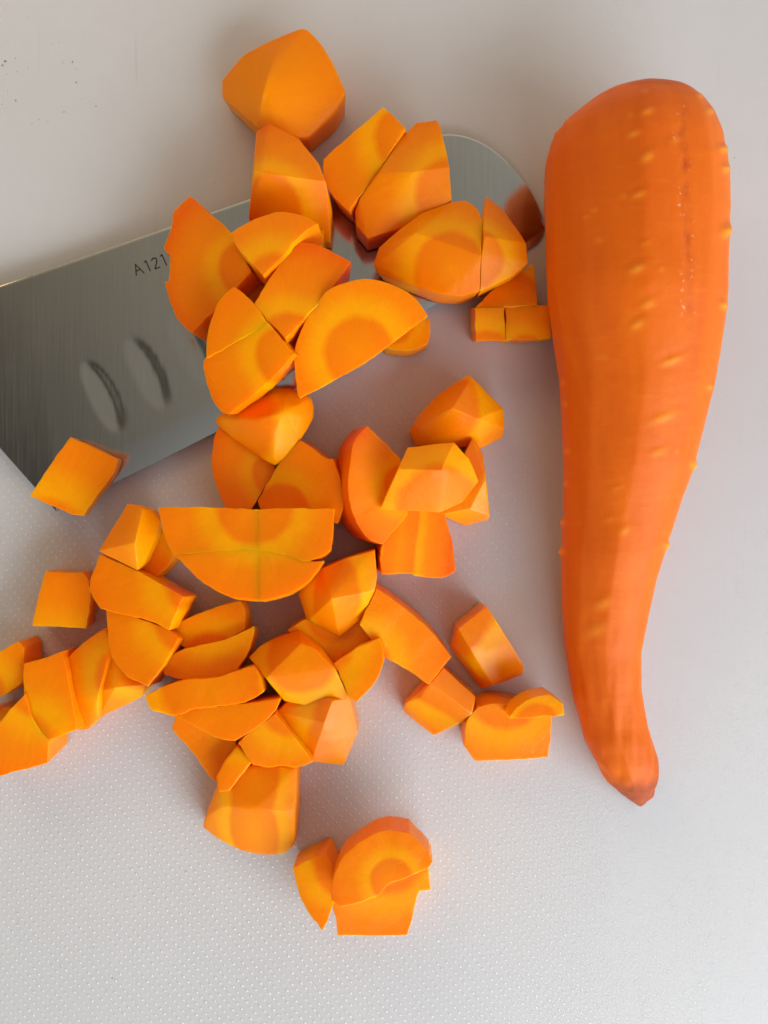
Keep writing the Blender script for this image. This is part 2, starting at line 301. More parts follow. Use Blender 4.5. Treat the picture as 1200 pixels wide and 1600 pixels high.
def build_knife():
    root = bpy.data.objects.new('kitchen_knife', None); COL.objects.link(root); root.location = unp(-130, 530, 0.0); root.empty_display_size = 0.02
    bpy.context.view_layer.update()
    pairs = [((-130, 492), (-118, 565)), ((-60, 468), (-45, 645)), ((0, 447), (0, 700)), ((30, 437), (46, 752)), ((55, 428), (88, 799)),
             ((110, 409), (165, 761)), ((250, 360), (335, 676)), ((400, 308), (500, 585)), ((540, 259), (670, 482)), ((640, 224), (760, 427)),
             ((700, 210), (800, 404)), ((750, 222), (825, 389)), ((795, 256), (838, 380)), ((830, 300), (846, 370)), ((850, 346), (851, 358))]
    sub = 28
    Sp = catmull(np.array([p[0] for p in pairs], float), sub)
    Ep = np.array([p[1] for p in pairs], float)
    E1 = np.array([Ep[i] + (Ep[i + 1] - Ep[i]) * k / sub for i in range(4) for k in range(sub)])
    E2 = catmull(Ep[4:], sub); Ed = np.vstack([E1, E2])
    nu = len(Sp); nv = 140
    dims = [(160 + 70 * k, 620 - 37.5 * k) for k in range(8)]
    dirv = np.array((0.44, 0.90)); dirv /= np.linalg.norm(dirv); per = np.array((-dirv[1], dirv[0]))
    V = []; 
    for i in range(nu):
        for j in range(nv + 1):
            v = j / nv; q = Sp[i] * (1 - v) + Ed[i] * v
            z = 2.15 - 0.10 * v - 0.45 * v * v
            if v > 0.86 and i > 4 * sub: z -= ((v - 0.86) / 0.14) ** 1.5 * 1.1
            if v < 0.007: z -= (0.007 - v) / 0.007 * 0.08
            for c in dims:
                d = q - np.array(c); e = (d @ dirv / 66) ** 2 + (d @ per / 21) ** 2
                if e < 1: z -= 0.46 * (0.5 - 0.5 * (d @ per) / 21) * (lambda q_: q_ * q_ * (3 - 2 * q_))(min(1.0, (1 - e) / 0.6))
            z += 0.7 + 2.6 * (850 - q[0]) / 850 - 2.0 * max(0.0, (q[0] - 690) / 160) ** 1.4
            V.append(unp(q[0], q[1], max(z, 0.45)))
    n0 = len(V)
    for i in range(nu):
        for j in (0, nv): 
            w = V[i * (nv + 1) + j]; V.append(Vector((w.x, w.y, max(0.0003, w.z - (0.0021 if j == 0 else 0.0004)))))
    F = []
    for i in range(nu - 1):
        for j in range(nv):
            a = i * (nv + 1) + j; F.append((a, a + 1, a + nv + 2, a + nv + 1))
        b0 = n0 + 2 * i
        F.append((b0, b0 + 2, b0 + 3, b0 + 1))
        F.append((i * (nv + 1), (i + 1) * (nv + 1), b0 + 2, b0)); F.append((i * (nv + 1) + nv, b0 + 1, b0 + 3, (i + 1) * (nv + 1) + nv))
    o0 = root.location
    me = bpy.data.meshes.new('blade'); me.from_pydata([v - o0 for v in V], [], F); me.update()
    bm = bmesh.new(); bm.from_mesh(me); bmesh.ops.recalc_face_normals(bm, faces=bm.faces); bm.to_mesh(me); bm.free()
    me.polygons.foreach_set('use_smooth', [True] * len(me.polygons)); me.set_sharp_from_angle(angle=math.radians(35))
    link('blade', me, STEEL, root)
    # etched number
    strokes = [[(213, 430), (211.5, 413), (225, 426.5)], [(212.6, 423.5), (219.5, 420.4)], [(225, 410), (228, 407.5), (234.5, 423)],
               [(236.6, 407), (238.2, 404.2), (240.6, 403), (243.4, 403.6), (245, 406.4), (244.4, 410.5), (242.3, 420), (249.5, 417.3)],
               [(250.3, 400.2), (253, 398), (260, 414)], [(263, 398), (266, 393.5), (272, 409)]]
    V = []; F = []
    for st in strokes:
        for (x0, y0), (x1, y1) in zip(st[:-1], st[1:]):
            d = np.array((x1 - x0, y1 - y0), float); d /= np.linalg.norm(d); nrm = np.array((-d[1], d[0])) * 1.0; e = d * 0.6
            s0 = len(V)
            for q in (np.array((x0, y0)) - e + nrm, np.array((x1, y1)) + e + nrm, np.array((x1, y1)) + e - nrm, np.array((x0, y0)) - e - nrm):
                V.append(unp(q[0], q[1], 2.858 + 2.6 * (850 - q[0]) / 850 + 0.02) - o0)
            F.append((s0, s0 + 1, s0 + 2, s0 + 3))
    me = bpy.data.meshes.new('lettering'); me.from_pydata(V, [], F); me.update()
    tag(link('lettering', me, INK, root), 'black etched number A121 beside the spine')
    # bolster and handle
    def bar(name, x0, x1, hw0, hw1, hz, mat):
        bm = bmesh.new(); n = 24; rings = []
        ax = np.array((-1.0, 0.335)); ax /= np.linalg.norm(ax); pr = np.array((-ax[1], ax[0]))
        for k in range(13):
            t = k / 12; d = x0 + (x1 - x0) * t; hw = hw0 + (hw1 - hw0) * t + 5 * math.sin(t * math.pi * 2) * (name == 'handle')
            c = np.array((-128.0, 528.0)) + ax * d; rg = []
            sc = math.sqrt(max(0.08, 1 - max(0, (abs(t - 0.5) - 0.44) / 0.06) ** 2 * 0.9))
            for m_ in range(n):
                a = 2 * math.pi * m_ / n; ca, sa = math.cos(a), math.sin(a)
                px = abs(ca) ** 0.6 * math.copysign(1, ca) * hw * sc; pz = abs(sa) ** 0.7 * math.copysign(1, sa) * hz * sc
                q = c + pr * px; w = unp(q[0], q[1], 0); rg.append(bm.verts.new((w.x - o0.x, w.y - o0.y, hz * 1e-3 + 0.0002 + pz * 1e-3)))
            rings.append(rg)
        for r0, r1 in zip(rings[:-1], rings[1:]):
            for m_ in range(n): bm.faces.new((r0[m_], r0[(m_ + 1) % n], r1[(m_ + 1) % n], r1[m_]))
        bm.faces.new(rings[0][::-1]); bm.faces.new(rings[-1]); bmesh.ops.recalc_face_normals(bm, faces=bm.faces)
        me = bpy.data.meshes.new(name); bm.to_mesh(me); bm.free(); me.polygons.foreach_set('use_smooth', [True] * len(me.polygons))
        return link(name, me, mat, root)
    bar('bolster', -14, 60, 38, 50, 5.5, STEEL); bar('handle', 56, 640, 56, 66, 9.0, DARK)
    tag(root, 'steel kitchen knife with hollow dimples lying under the chopped carrot', 'knife')
build_knife()

# ---------------------------------------------------------------- whole peeled carrot
def build_carrot():
    Lp = [(126, 968), (128, 948), (134, 932), (145, 916), (160, 900), (185, 874), (206, 860), (243, 851), (306, 850), (375, 852), (457, 855), (537, 866), (597, 875), (680, 879), (735, 881), (817, 879), (865, 876), (936, 877),
          (1005, 882), (1079, 893), (1151, 912), (1190, 929), (1222, 948), (1244, 976), (1259, 997)]
    Rp = [(126, 1040), (128, 1062), (134, 1078), (149, 1094), (173, 1109), (221, 1124), (276, 1133), (347, 1134), (410, 1131), (476, 1130), (529, 1123), (603, 1112), (647, 1101), (729, 1081), (785, 1060), (845, 1042),
          (909, 1022), (964, 1010), (1019, 1000), (1074, 1000), (1131, 1009), (1186, 1025), (1208, 1027), (1241, 1020), (1255, 1008), (1259, 1003)]
    Lp = np.array(Lp, float); Rp = np.array(Rp, float)
    ys = np.concatenate([np.linspace(126, 150, 14), np.linspace(152, 1225, 330), np.linspace(1227, 1259, 22)])
    def sm(P):
        f = np.interp(ys, P[:, 0], P[:, 1]); k = np.exp(-np.linspace(-2, 2, 9) ** 2); k /= k.sum()
        g = np.convolve(np.pad(f, 4, mode='edge'), k, 'valid'); w = np.clip((ys - 150) / 40, 0, 1) * np.clip((1225 - ys) / 40, 0, 1)
        return f * (1 - w) + g * w
    lx, rx = sm(Lp), sm(Rp)
    vang = np.radians([6, 33, 57, 99, 137, 163, 205, 250, 300, 335]); nseg = 168
    def facet(th):
        v = np.sort(vang); th = th % (2 * math.pi); i = np.searchsorted(v, th) % len(v)
        a0 = v[i - 1] - (2 * math.pi if i == 0 else 0); a1 = v[i]
        if i == 0 and th > v[-1]: a0 = v[-1]; a1 = v[0] + 2 * math.pi
        mid = (a0 + a1) / 2; r = math.cos((a1 - a0) / 2) / math.cos(th - mid); return 0.42 * r + 0.58
    fr = np.array([facet(2 * math.pi * k / nseg) for k in range(nseg)]); fr = 0.25 * np.roll(fr, 1) + 0.5 * fr + 0.25 * np.roll(fr, -1)
    cs = np.cos(2 * np.pi * np.arange(nseg) / nseg) * fr; sn = np.sin(2 * np.pi * np.arange(nseg) / nseg) * fr
    cs /= np.abs(cs).max(); 
    V = []
    for y, l, r in zip(ys, lx, rx):
        hwpx = (r - l) / 2; z = 20.0
        for _ in range(4): hw = hwpx * S * (H - z * 1e-3) / H * 1e3; z = 0.4 + hw * 0.96
        if y < 300:                                             # the crown is rounded over about the axis
            z = z * min(1, max(0, (y - 240) / 60)) + 22.0 * (1 - min(1, max(0, (y - 240) / 60))); hw = hwpx * S * (H - z * 1e-3) / H * 1e3
        cpx = (l + r) / 2
        c = unp(cpx, y, z); c.y = unp(cpx, y, z + 7.5 * max(0.0, min(1.0, (420 - y) / 290)) ** 1.3).y
        for k in range(nseg):
            zz = sn[k] * hw * 0.96
            V.append(Vector((c.x + cs[k] * hw * 1e-3, c.y, max(0.0003, c.z + zz * 1e-3))))
    nr = len(ys); V = np.array([tuple(v) for v in V])
    # normals (radial) for relief
    axis = V.reshape(nr, nseg, 3).mean(1, keepdims=True); rad = (V.reshape(nr, nseg, 3) - axis); rad[:, :, 1] = 0
    rad /= np.maximum(np.linalg.norm(rad, axis=2, keepdims=True), 1e-9); rad = rad.reshape(-1, 3)
    kz = H / (H - V[:, 2]) / S; px = V[:, 0] * kz + 600; py = 800 - V[:, 1] * kz; up = V[:, 2] > axis.repeat(nseg, 1).reshape(-1, 3)[:, 2] - 0.006
    nub = np.zeros(len(V)); disp = np.zeros(len(V))
    nubs = [(1008, 143, 5, 3, .5), (1011, 174, 9, 5, .8), (990, 209, 8, 5, .8), (1058, 217, 9, 5, .5), (1011, 245, 9, 7, .9), (985, 180, 5, 4, .35), (998, 304, 9, 5, .8), (973, 306, 5, 4, .4), (928, 328, 4, 4, .5), (914, 339, 4, 3, .4), (995, 420, 11, 6, 1.0),
            (1033, 420, 4, 4, .4), (1012, 475, 9, 6, .8), (995, 507, 9, 6, 1.0), (1050, 564, 16, 5, .9), (1036, 653, 18, 6, .8), (1030, 706, 13, 5, .5), (975, 829, 9, 6, .6), (942, 943, 11, 8, .6), (930, 985, 16, 9, .6), (1058, 705, 4, 4, .4),
            (935, 375, 7, 5, .35), (1008, 380, 8, 4, .35), (940, 556, 7, 4, .3), (966, 762, 10, 3, .3), (950, 812, 8, 4, .3),
            (1130, 233, 7, 5, 1.3), (1133, 264, 6, 5, 1.1), (1134, 361, 8, 8, 2.2), (1130, 478, 6, 6, 1.2), (1084, 727, 6, 7, 1.3), (1043, 853, 6, 6, 1.3), (1109, 605, 5, 4, .9), (1109, 174, 6, 5, 1.0), (1093, 149, 6, 4, .9),
            (866, 206, 7, 5, 1.2), (883, 185, 6, 5, 1.0), (948, 134, 6, 5, 1.0), (878, 817, 6, 5, 1.2), (876, 863, 6, 5, 1.3), (880, 598, 4, 4, .6), (884, 632, 4, 4, .6), (886, 705, 5, 4, .6), (884, 756, 5, 4, .7)]
    for x, y, sx, sy, a in nubs:
        sl = 0.35 if sx > 7 else 0
        dx = px - x; dy = (py - y) + sl * dx
        g = np.exp(-(dx / (sx * 0.95)) ** 2 - (dy / (sy * 1.0)) ** 2) * up
        disp += (0.30e-3 if a < 1.05 else 0.55e-3) * a * g; nub = np.maximum(nub, np.clip(a, 0, 1) * 0.7 * np.clip(g * 1.25, 0, 1))
        g2 = np.exp(-(dx / (sx * 1.7)) ** 2 - ((dy + sy * 2.4) / (sy * 1.4)) ** 2) * up      # the dent above each nub
        disp -= 0.16e-3 * min(a, 1) * g2
    # torn ridge down one peeled strip
    xs = 1064 + 12 * np.clip((py - 150) / 330, 0, 1); wv = np.array([noise.noise(Vector((0, y_ * 0.03, 0))) for y_ in py]) * 6
    rag = np.array([0.5 + 0.9 * noise.noise(Vector((a_ * 0.10, b_ * 0.045, 4.0))) for a_, b_ in zip(px, py)]).clip(0, 1)
    scar = rag * np.exp(-((px - xs - 2 - wv) / 7.0) ** 2) * np.clip((py - 158) / 15, 0, 1) * np.clip((600 - py) / 250, 0, 1) * up
    fleck = np.exp(-((np.abs(px - xs - wv) - 8) / 4.0) ** 2) * np.clip((py - 150) / 15, 0, 1) * np.clip((520 - py) / 60, 0, 1) * up * np.clip(rag * 1.6 - 0.5, 0, 1)
    fleck = np.maximum(fleck, np.exp(-((px - 1067) / 5) ** 2 - ((py - 182) / 6) ** 2) * up)
    disp -= scar * 0.30e-3; disp += fleck * 0.12e-3
    tip = 1.3 * np.clip((py - 1212) / 32, 0, 1) ** 1.2 + 0.5 * np.clip((1150 + (1027 - px) * 5.0 - py) / -60, 0, 1) * np.clip((px - 985) / 30, 0, 1) * (py > 1150)
    tip = np.clip(tip + 0.35 * np.clip((134 - py) / 6, 0, 1), 0, 0.85)
    low = np.clip((py - 950) / 250, 0, 1)
    for i in range(len(V)):
        v = Vector(V[i])
        n1 = noise.noise(Vector((v.x * 90, v.y * 26, v.z * 90))); n2 = noise.noise(v * 420)
        n3 = noise.noise(Vector((v.x * 420 + 5, v.y * 70, v.z * 420)))
        disp[i] += (n1 * 0.30 + n2 * 0.05 + n3 * (0.02 + 0.50 * low[i])) * 1e-3 
    hw_r = np.repeat((rx - lx) / 2, nseg); disp *= np.clip(hw_r / 30, 0.15, 1)
    V = V + rad * disp[:, None]; V[:, 2] = np.maximum(V[:, 2], 0.0003)
    F = []
    for i in range(nr - 1):
        for k in range(nseg):
            a = i * nseg + k; b = i * nseg + (k + 1) % nseg; F.append((a, a + nseg, b + nseg, b))
    F.append(tuple(range(nseg))); F.append(tuple(range((nr - 1) * nseg, nr * nseg))[::-1])
    o0 = Vector((unp(995, 700, 0).x, unp(995, 700, 0).y, 0))
    me = bpy.data.meshes.new('whole_carrot'); me.from_pydata([tuple(Vector(v) - o0) for v in V], [], F); me.update()
    for nm, arr in (('nub', nub), ('scar', scar), ('fleck', fleck), ('tip', tip)):
        at = me.attributes.new(nm, 'FLOAT', 'POINT'); at.data.foreach_set('value', np.asarray(arr, dtype=np.float32))
    bm = bmesh.new(); bm.from_mesh(me); bmesh.ops.recalc_face_normals(bm, faces=bm.faces); bm.to_mesh(me); bm.free()
    me.polygons.foreach_set('use_smooth', [True] * len(me.polygons))
    root = link('whole_carrot', me, SKIN); root.location = o0
    tag(root, 'whole peeled carrot with small root bumps lying beside the chopped pieces', 'carrot')
    return root
build_carrot()

# ---------------------------------------------------------------- chopped carrot
def resample(P, step=1.3e-3, jit=0.07e-3):
    """polygon in 3D -> corners kept sharp, gentle bends turned into curves, small knife jitter"""
    n = len(P); out = []
    def smooth(i):
        a = (P[i] - P[i - 1]); b = (P[(i + 1) % n] - P[i])
        return a.length > 0 and b.length > 0 and a.angle(b, 0) < math.radians(36)
    for i in range(n):
        p1 = P[i]; p2 = P[(i + 1) % n]
        p0 = P[i - 1] if smooth(i) else p1 - (p2 - p1) * 0.5
        p3 = P[(i + 2) % n] if smooth((i + 1) % n) else p2 + (p2 - p1) * 0.5
        k = max(1, int(round((p2 - p1).length / step)))
        for j in range(k):
            t = j / k
            q = 0.5 * ((2 * p1) + (p2 - p0) * t + (2 * p0 - 5 * p1 + 4 * p2 - p3) * t * t + (3 * p1 - p0 - 3 * p2 + p3) * t ** 3)
            if j: q = q + Vector((random.gauss(0, jit), random.gauss(0, jit), 0))
            out.append(q)
    return out

def finish(name, bm, label, cpt, axis, core, bev, wob=0.15, cat='carrot piece', soft=0, wet=0.0):
    bmesh.ops.remove_doubles(bm, verts=bm.verts, dist=0.00005)
    bmesh.ops.dissolve_limit(bm, angle_limit=math.radians(2.0), verts=bm.verts, edges=bm.edges)
    bmesh.ops.recalc_face_normals(bm, faces=bm.faces)
    es = [e for e in bm.edges if len(e.link_faces) == 2 and e.calc_face_angle(0) > math.radians(14 if bev > 0.6 else 26)]
    if es and bev > 0: bmesh.ops.bevel(bm, geom=es, offset=bev * 1e-3, segments=3 if bev < 0.6 else 4, profile=0.6, affect='EDGES', clamp_overlap=True)
    bmesh.ops.triangulate(bm, faces=bm.faces)
    for _ in range(2):
        long_e = [e for e in bm.edges if e.calc_length() > 0.0024]
        if not long_e: break
        bmesh.ops.subdivide_edges(bm, edges=long_e, cuts=1); bmesh.ops.triangulate(bm, faces=[f for f in bm.faces if len(f.verts) > 3])
    for _ in range(soft): bmesh.ops.smooth_vert(bm, verts=[v for v in bm.verts if v.co.z > 0.002], factor=0.5, use_axis_x=True, use_axis_y=True, use_axis_z=True)
    bm.normal_update()
    off = random.random() * 50
    for v in bm.verts:
        p = v.co * 130 + Vector((off, off, off))
        d = noise.noise(p) * wob * 1.6 + noise.noise(v.co * 520 + Vector((off, 0, 0))) * wob * 0.5
        v.co += v.normal * d * 1e-3
        if v.co.z < 0.0003: v.co.z = 0.0003
    zax = axis.normalized(); xax = zax.orthogonal().normalized(); yax = zax.cross(xax)
    M = Matrix((xax, yax, zax)).transposed().to_4x4(); M.translation = cpt
    bm.transform(M.inverted())
    me = bpy.data.meshes.new(name); bm.to_mesh(me); bm.free()
    me.polygons.foreach_set('use_smooth', [True] * len(me.polygons)); me.set_sharp_from_angle(angle=math.radians(38))
    o = link(name, me, FLESH); o.matrix_world = M
    o['core_radius'] = core; o['wetness'] = wet
    md = o.modifiers.new('even_normals', 'WEIGHTED_NORMAL'); md.keep_sharp = True
    tag(o, label, cat, 'chopped carrot pieces')
    return o

def slab(name, label, pts, z, t, g=(0, 0), c=None, core=55, base=0.3, bev=0.16, axis=None, taper=0.0, wet=0.20, ref=None):
    """a cut piece: flat face (outline, plane height z mm with slope g mm per 100 px) and its thickness t mm"""
    mx = sum(p[0] for p in pts) / len(pts); my = sum(p[1] for p in pts) / len(pts)
    rx_, ry_ = ref if ref else (mx, my)
    zz = lambda x, y: z + g[0] * (x - rx_) / 100 + g[1] * (y - ry_) / 100
    P = [unp(x, y, zz(x, y)) for x, y in pts]
    nrm = Vector((0, 0, 0))
    for i in range(len(P)): nrm += P[i].cross(P[(i + 1) % len(P)])
    nrm.normalize()
    if nrm.z < 0: nrm = -nrm; P = P[::-1]
    R = resample(P); cen = sum(R, Vector()) / len(R)
    R = [p + (p - cen).normalized() * 0.00016 for p in R]
    bm = bmesh.new(); rings = []
    for k in range(4):
        f = k / 3; rg = []
        for p in R:
            q = cen + (p - cen) * (1 + taper * f) - nrm * (t * 1e-3 * f)
            q.z = max(q.z, base * 1e-3 + (1 - f) * 0.0002); rg.append(bm.verts.new(q))
        rings.append(rg)
    n = len(R); bm.faces.new(rings[0]); bm.faces.new(rings[-1][::-1])
    for a, b in zip(rings[:-1], rings[1:]):
        for i in range(n): bm.faces.new((a[i], b[i], b[(i + 1) % n], a[(i + 1) % n]))
    cx, cy = c if c else (mx, my)
    return finish(name, bm, label, unp(cx, cy, zz(cx, cy)), axis if axis else nrm, core * S * 0.92, bev, wet=wet)

def chunk(name, label, pts, base=0.3, c=None, core=55, bev=0.28, axis=None, skirt=True, inset=0.0, soft=0, wet=0.20):
    """a faceted piece: convex block through the corners given as (x, y, height mm), standing on base"""
    P = [unp(*p) for p in pts]; cen = sum(P, Vector()) / len(P); Q = list(P)
    if skirt:
        for p in P: Q.append(Vector((cen.x + (p.x - cen.x) * (1 - inset), cen.y + (p.y - cen.y) * (1 - inset), base * 1e-3)))
    bm = bmesh.new()
    for q in Q: bm.verts.new(q)
    r = bmesh.ops.convex_hull(bm, input=bm.verts)
    bad = [v for v in bm.verts if not v.link_faces]; bmesh.ops.delete(bm, geom=bad, context='VERTS')
    mx = sum(p[0] for p in pts) / len(pts); my = sum(p[1] for p in pts) / len(pts)
    cx, cy = c if c else (mx, my)
    return finish(name, bm, label, unp(cx, cy, max(p[2] for p in pts)), axis if axis else Vector((0, 0, 1)), core * S * 0.92, bev, soft=soft, wet=wet)

X = Vector((1, 0, 0)); Y = Vector((0, 1, 0))
# --- on and above the blade
chunk('carrot_chunk', 'big amber block with a pale ridge, set apart beyond the spine of the knife',
      [(346, 126, 8), (352, 117, 9), (382, 84, 12), (415, 68, 14), (436, 66, 15), (470, 43, 15), (481, 46, 15), (498, 62, 15), (523, 103, 15), (541, 143, 14.5), (524, 176, 13), (506, 186, 13), (492, 200, 12.5), (482, 214, 12.5),
       (470, 215, 13), (440, 208, 14), (402, 199, 13), (378, 173, 8), (346, 151, 7), (412, 140, 18.5), (428, 95, 17)], c=(404, 150), core=330, bev=0.6, inset=0.06, soft=3)
chunk('carrot_wedge', 'tall roof-shaped wedge with a crosswise fold, leaning below the notched lump',
      [(401, 205, 17), (421, 192, 18), (467, 217, 18), (498, 254, 19), (510, 284, 21), (412, 271, 24), (397, 267, 23), (388, 342, 13), (516, 378, 10), (518, 328, 15), (450, 372, 9)], base=4.2, c=(420, 315), core=52)
slab('carrot_strip', 'pale straight-sided strip with a yellow band between two larger wedges over the blade',
     [(506, 249), (553, 207), (599, 168), (617, 184), (633, 201), (619, 222), (586, 273), (546, 329), (518, 301), (506, 270)], 19, 14, g=(1.5, -1), c=(640, 215), core=62, base=4.2)
chunk('carrot_wedge', 'large folded wedge on the blade with a dark core at its straight side',
      [(651, 192, 18), (682, 188, 18), (687, 195, 19), (696, 230, 20), (702, 261, 21), (706, 312, 18), (660, 345, 16), (574, 372, 15), (556, 352, 15), (554, 330, 16), (562, 310, 18), (592, 272, 20), (623, 221, 19), (650, 268, 21.5)], base=4.2, c=(706, 300), core=62)
chunk('carrot_wedge', 'broad curved wedge with a bright lower rim covering the cutting edge near the tip',
      [(589, 425, 14), (584, 414, 15), (592, 387, 16), (623, 360, 18), (660, 332, 18), (707, 315, 18), (728, 313, 18), (746, 324, 19), (755, 346, 21), (752, 400, 24), (750, 455, 19), (722, 463, 18), (690, 460, 18), (640, 444, 16), (650, 364, 22)], base=4, c=(705, 415), core=62, inset=0.10)
chunk('carrot_dice', 'peaked yellow dice butted against the broad curved wedge near the knife tip',
      [(752, 343, 20), (759, 306, 16), (787, 329, 16), (808, 357, 17), (822, 380, 20), (826, 411, 19), (802, 431, 18), (760, 450, 18), (750, 456, 18), (752, 400, 23), (757, 369, 24)], base=4, c=(745, 400), core=48, inset=0.12)
slab('carrot_dice', 'dark amber dice sheltered under the peaked yellow dice, beside the whole carrot',
     [(744, 480), (772, 452), (802, 432), (834, 412), (839, 476)], 11.5, 11, g=(0, 5), c=(800, 470), core=60, base=1.0)
slab('carrot_dice', 'short shaded dice joined to the yellow bar that touches the whole carrot',
     [(742, 481), (788, 480), (789, 531), (744, 533)], 12.5, 12, g=(0, -3), c=(760, 560), core=50)
slab('carrot_strip', 'bright yellow bar with its end touching the whole carrot',
     [(791, 479), (857, 477), (862, 529), (791, 531)], 12.0, 11.5, g=(0, -2), c=(820, 560), core=42)
slab('carrot_piece', 'small offcut peeking out from under the straight side of a tilted half slice',
     [(600, 540), (625, 515), (671, 498), (671, 520), (667, 537), (642, 547), (612, 545)], 9, 8.6, c=(610, 500), core=45)
slab('carrot_half_slice', 'thin half slice with a clear dark core, propped on the heap above bare board',
     [(461, 549), (477, 504), (494, 476), (515, 453), (549, 440), (579, 437), (620, 449), (650, 468), (667, 494), (618, 531), (569, 567), (520, 595), (470, 622), (464, 605)], 25.5, 8.5, g=(0.5, -3.0), c=(562, 552), core=62, base=4.2)
slab('carrot_quarter_slice', 'tall quarter slice with notched peel edge beside the etched number',
     [(296, 306), (307, 314), (332, 338), (357, 361), (375, 392), (391, 425), (342, 478), (299, 519), (277, 496), (260, 451), (258, 440), (264, 438), (266, 402), (255, 388), (266, 361), (271, 331)], 19.5, 10.5, g=(2.5, 0.5), c=(384, 418), core=50, base=4.2)
slab('carrot_piece', 'leaf-shaped sliver with a pointed end lying across the top of the heap on the blade',
     [(359, 365), (372, 357), (406, 341), (436, 332), (470, 337), (497, 350), (470, 368), (440, 402), (411, 430), (395, 412), (375, 390)], 27, 11, g=(1, 2), c=(430, 450), core=62, base=4.2)
slab('carrot_strip', 'slanting pale rectangle between the leaf-shaped sliver and the thin half slice',
     [(468, 380), (492, 382), (520, 396), (547, 410), (513, 455), (480, 492), (447, 528), (397, 476), (432, 421)], 26, 12, g=(-1, 1.5), c=(452, 540), core=58, base=4.2)
slab('carrot_dice', 'upper half of the split quarter slice, next to the oval blade dimples',
     [(365, 449), (380, 459), (399, 481), (417, 505), (370, 532), (324, 558), (324, 530), (335, 489), (350, 462)], 28.2, 10, ref=(370, 532), g=(1.5, 0.0), c=(440, 555), bev=0.0, core=52, base=4.2)
slab('carrot_dice', 'lower half of the split quarter slice, its point meeting the thin half slice',
     [(324, 558), (370, 532), (417, 505), (438, 529), (459, 554), (410, 605), (359, 646), (346, 642), (329, 616), (321, 585), (320, 564)], 27.7, 11, ref=(370, 532), g=(1.5, -2), c=(446, 556), bev=0.0, core=52, base=4.2)
slab('carrot_piece', 'shaded piece lying on the blade beneath the split quarter slice',
     [(350, 490), (372, 465), (405, 440), (440, 470), (455, 530), (440, 585), (385, 595), (356, 545)], 12.5, 10, c=(400, 520), core=50, base=4.2)
slab('carrot_piece', 'shaded piece on the blade beneath the thin half slice',
     [(468, 470), (540, 455), (600, 470), (590, 520), (520, 560), (475, 565)], 15, 12.5, c=(540, 520), core=50, base=4.2)
slab('carrot_piece', 'shaded block beneath the leaf-shaped sliver, in the dark gap on the blade',
     [(385, 385), (440, 350), (505, 360), (500, 400), (440, 440), (400, 425)], 13.5, 11, c=(450, 400), core=50, base=4.2)
slab('carrot_dice', 'lone square dice resting on the heel of the knife',
     [(110, 683), (146, 700), (183, 718), (177, 738), (152, 772), (129, 805), (112, 803), (100, 797), (46, 775), (80, 727)], 12.5, 7, g=(-2.0, -0.5), c=(60, 860), core=95, base=4.2)
# --- middle of the heap
chunk('carrot_chunk', 'glossy humped end chunk wedged below the split quarter slice',
      [(330, 656, 13), (342, 647, 14), (372, 628, 14), (412, 606, 13), (452, 604, 13), (490, 620, 12), (493, 652, 12), (479, 676, 13), (455, 704, 14), (429, 731, 14), (405, 711, 15), (375, 687, 15), (336, 666, 13), (396, 655, 20), (440, 645, 20), (430, 680, 19)], base=8, c=(350, 655), core=90, bev=1.1, inset=0.15, soft=8, wet=0.2)
slab('carrot_piece', 'smooth dark orange slice tucked under the humped glossy chunk',
     [(345, 665), (336, 680), (333, 705), (334, 740), (344, 772), (354, 795), (392, 796), (412, 762), (430, 733), (400, 690), (375, 670)], 12.5, 12, g=(-2, 1), c=(430, 740), core=42)
slab('carrot_wedge', 'shaded wedge between the humped chunk and the tilted half moon',
     [(469, 689), (490, 703), (506, 716), (519, 718), (531, 749), (536, 787), (527, 818), (500, 815), (440, 810), (410, 800), (403, 783), (437, 724)], 13.5, 13, g=(1, -1), c=(440, 800), core=52)
slab('carrot_half_slice', 'half moon tipped on its side with the peel showing, beside the fluted stub',
     [(575, 666), (600, 691), (625, 718), (629, 760), (637, 803), (598, 850), (571, 837), (552, 803), (545, 770), (546, 737), (554, 691)], 17, 13, g=(-5.5, 0), c=(632, 760), core=40)
slab('carrot_dice', 'straight-edged quarter of the big half slice, next to the two-faced bar',
     [(248, 793), (300, 793), (401, 796), (402, 859), (340, 859), (271, 867), (259, 840)], 25.75, 10.5, ref=(400, 860), g=(-1.0, 2), c=(398, 790), bev=0.0, core=66)
slab('carrot_dice', 'straight-edged quarter of the big half slice, next to the tipped half moon',
     [(401, 796), (460, 796), (523, 795), (520, 830), (517, 857), (500, 870), (473, 876), (450, 866), (402, 859)], 25.6, 10.5, ref=(400, 860), g=(-1.0, 2), c=(398, 790), bev=0.0, core=66)
slab('carrot_piece', 'rounded rim quarter of the big half slice, nearer the two-faced bar',
     [(273, 867), (340, 859), (402, 859), (403, 900), (404, 937), (371, 935), (350, 928), (315, 907), (290, 884)], 25.55, 11.5, ref=(400, 860), g=(-1.0, 2), c=(398, 790), bev=0.0, core=66)
slab('carrot_piece', 'rounded rim quarter of the big half slice, above the tall corner wedge',
     [(402, 859), (450, 866), (473, 876), (506, 876), (496, 891), (475, 912), (446, 928), (410, 938), (404, 937), (403, 900)], 25.4, 11.5, ref=(400, 860), g=(-1.0, 2), c=(398, 790), bev=0.0, core=66)
slab('carrot_piece', 'shaded block holding up the big half slice from below',
     [(320, 812), (470, 815), (468, 870), (440, 890), (370, 890), (330, 865)], 13, 12.5, c=(400, 800), core=60)
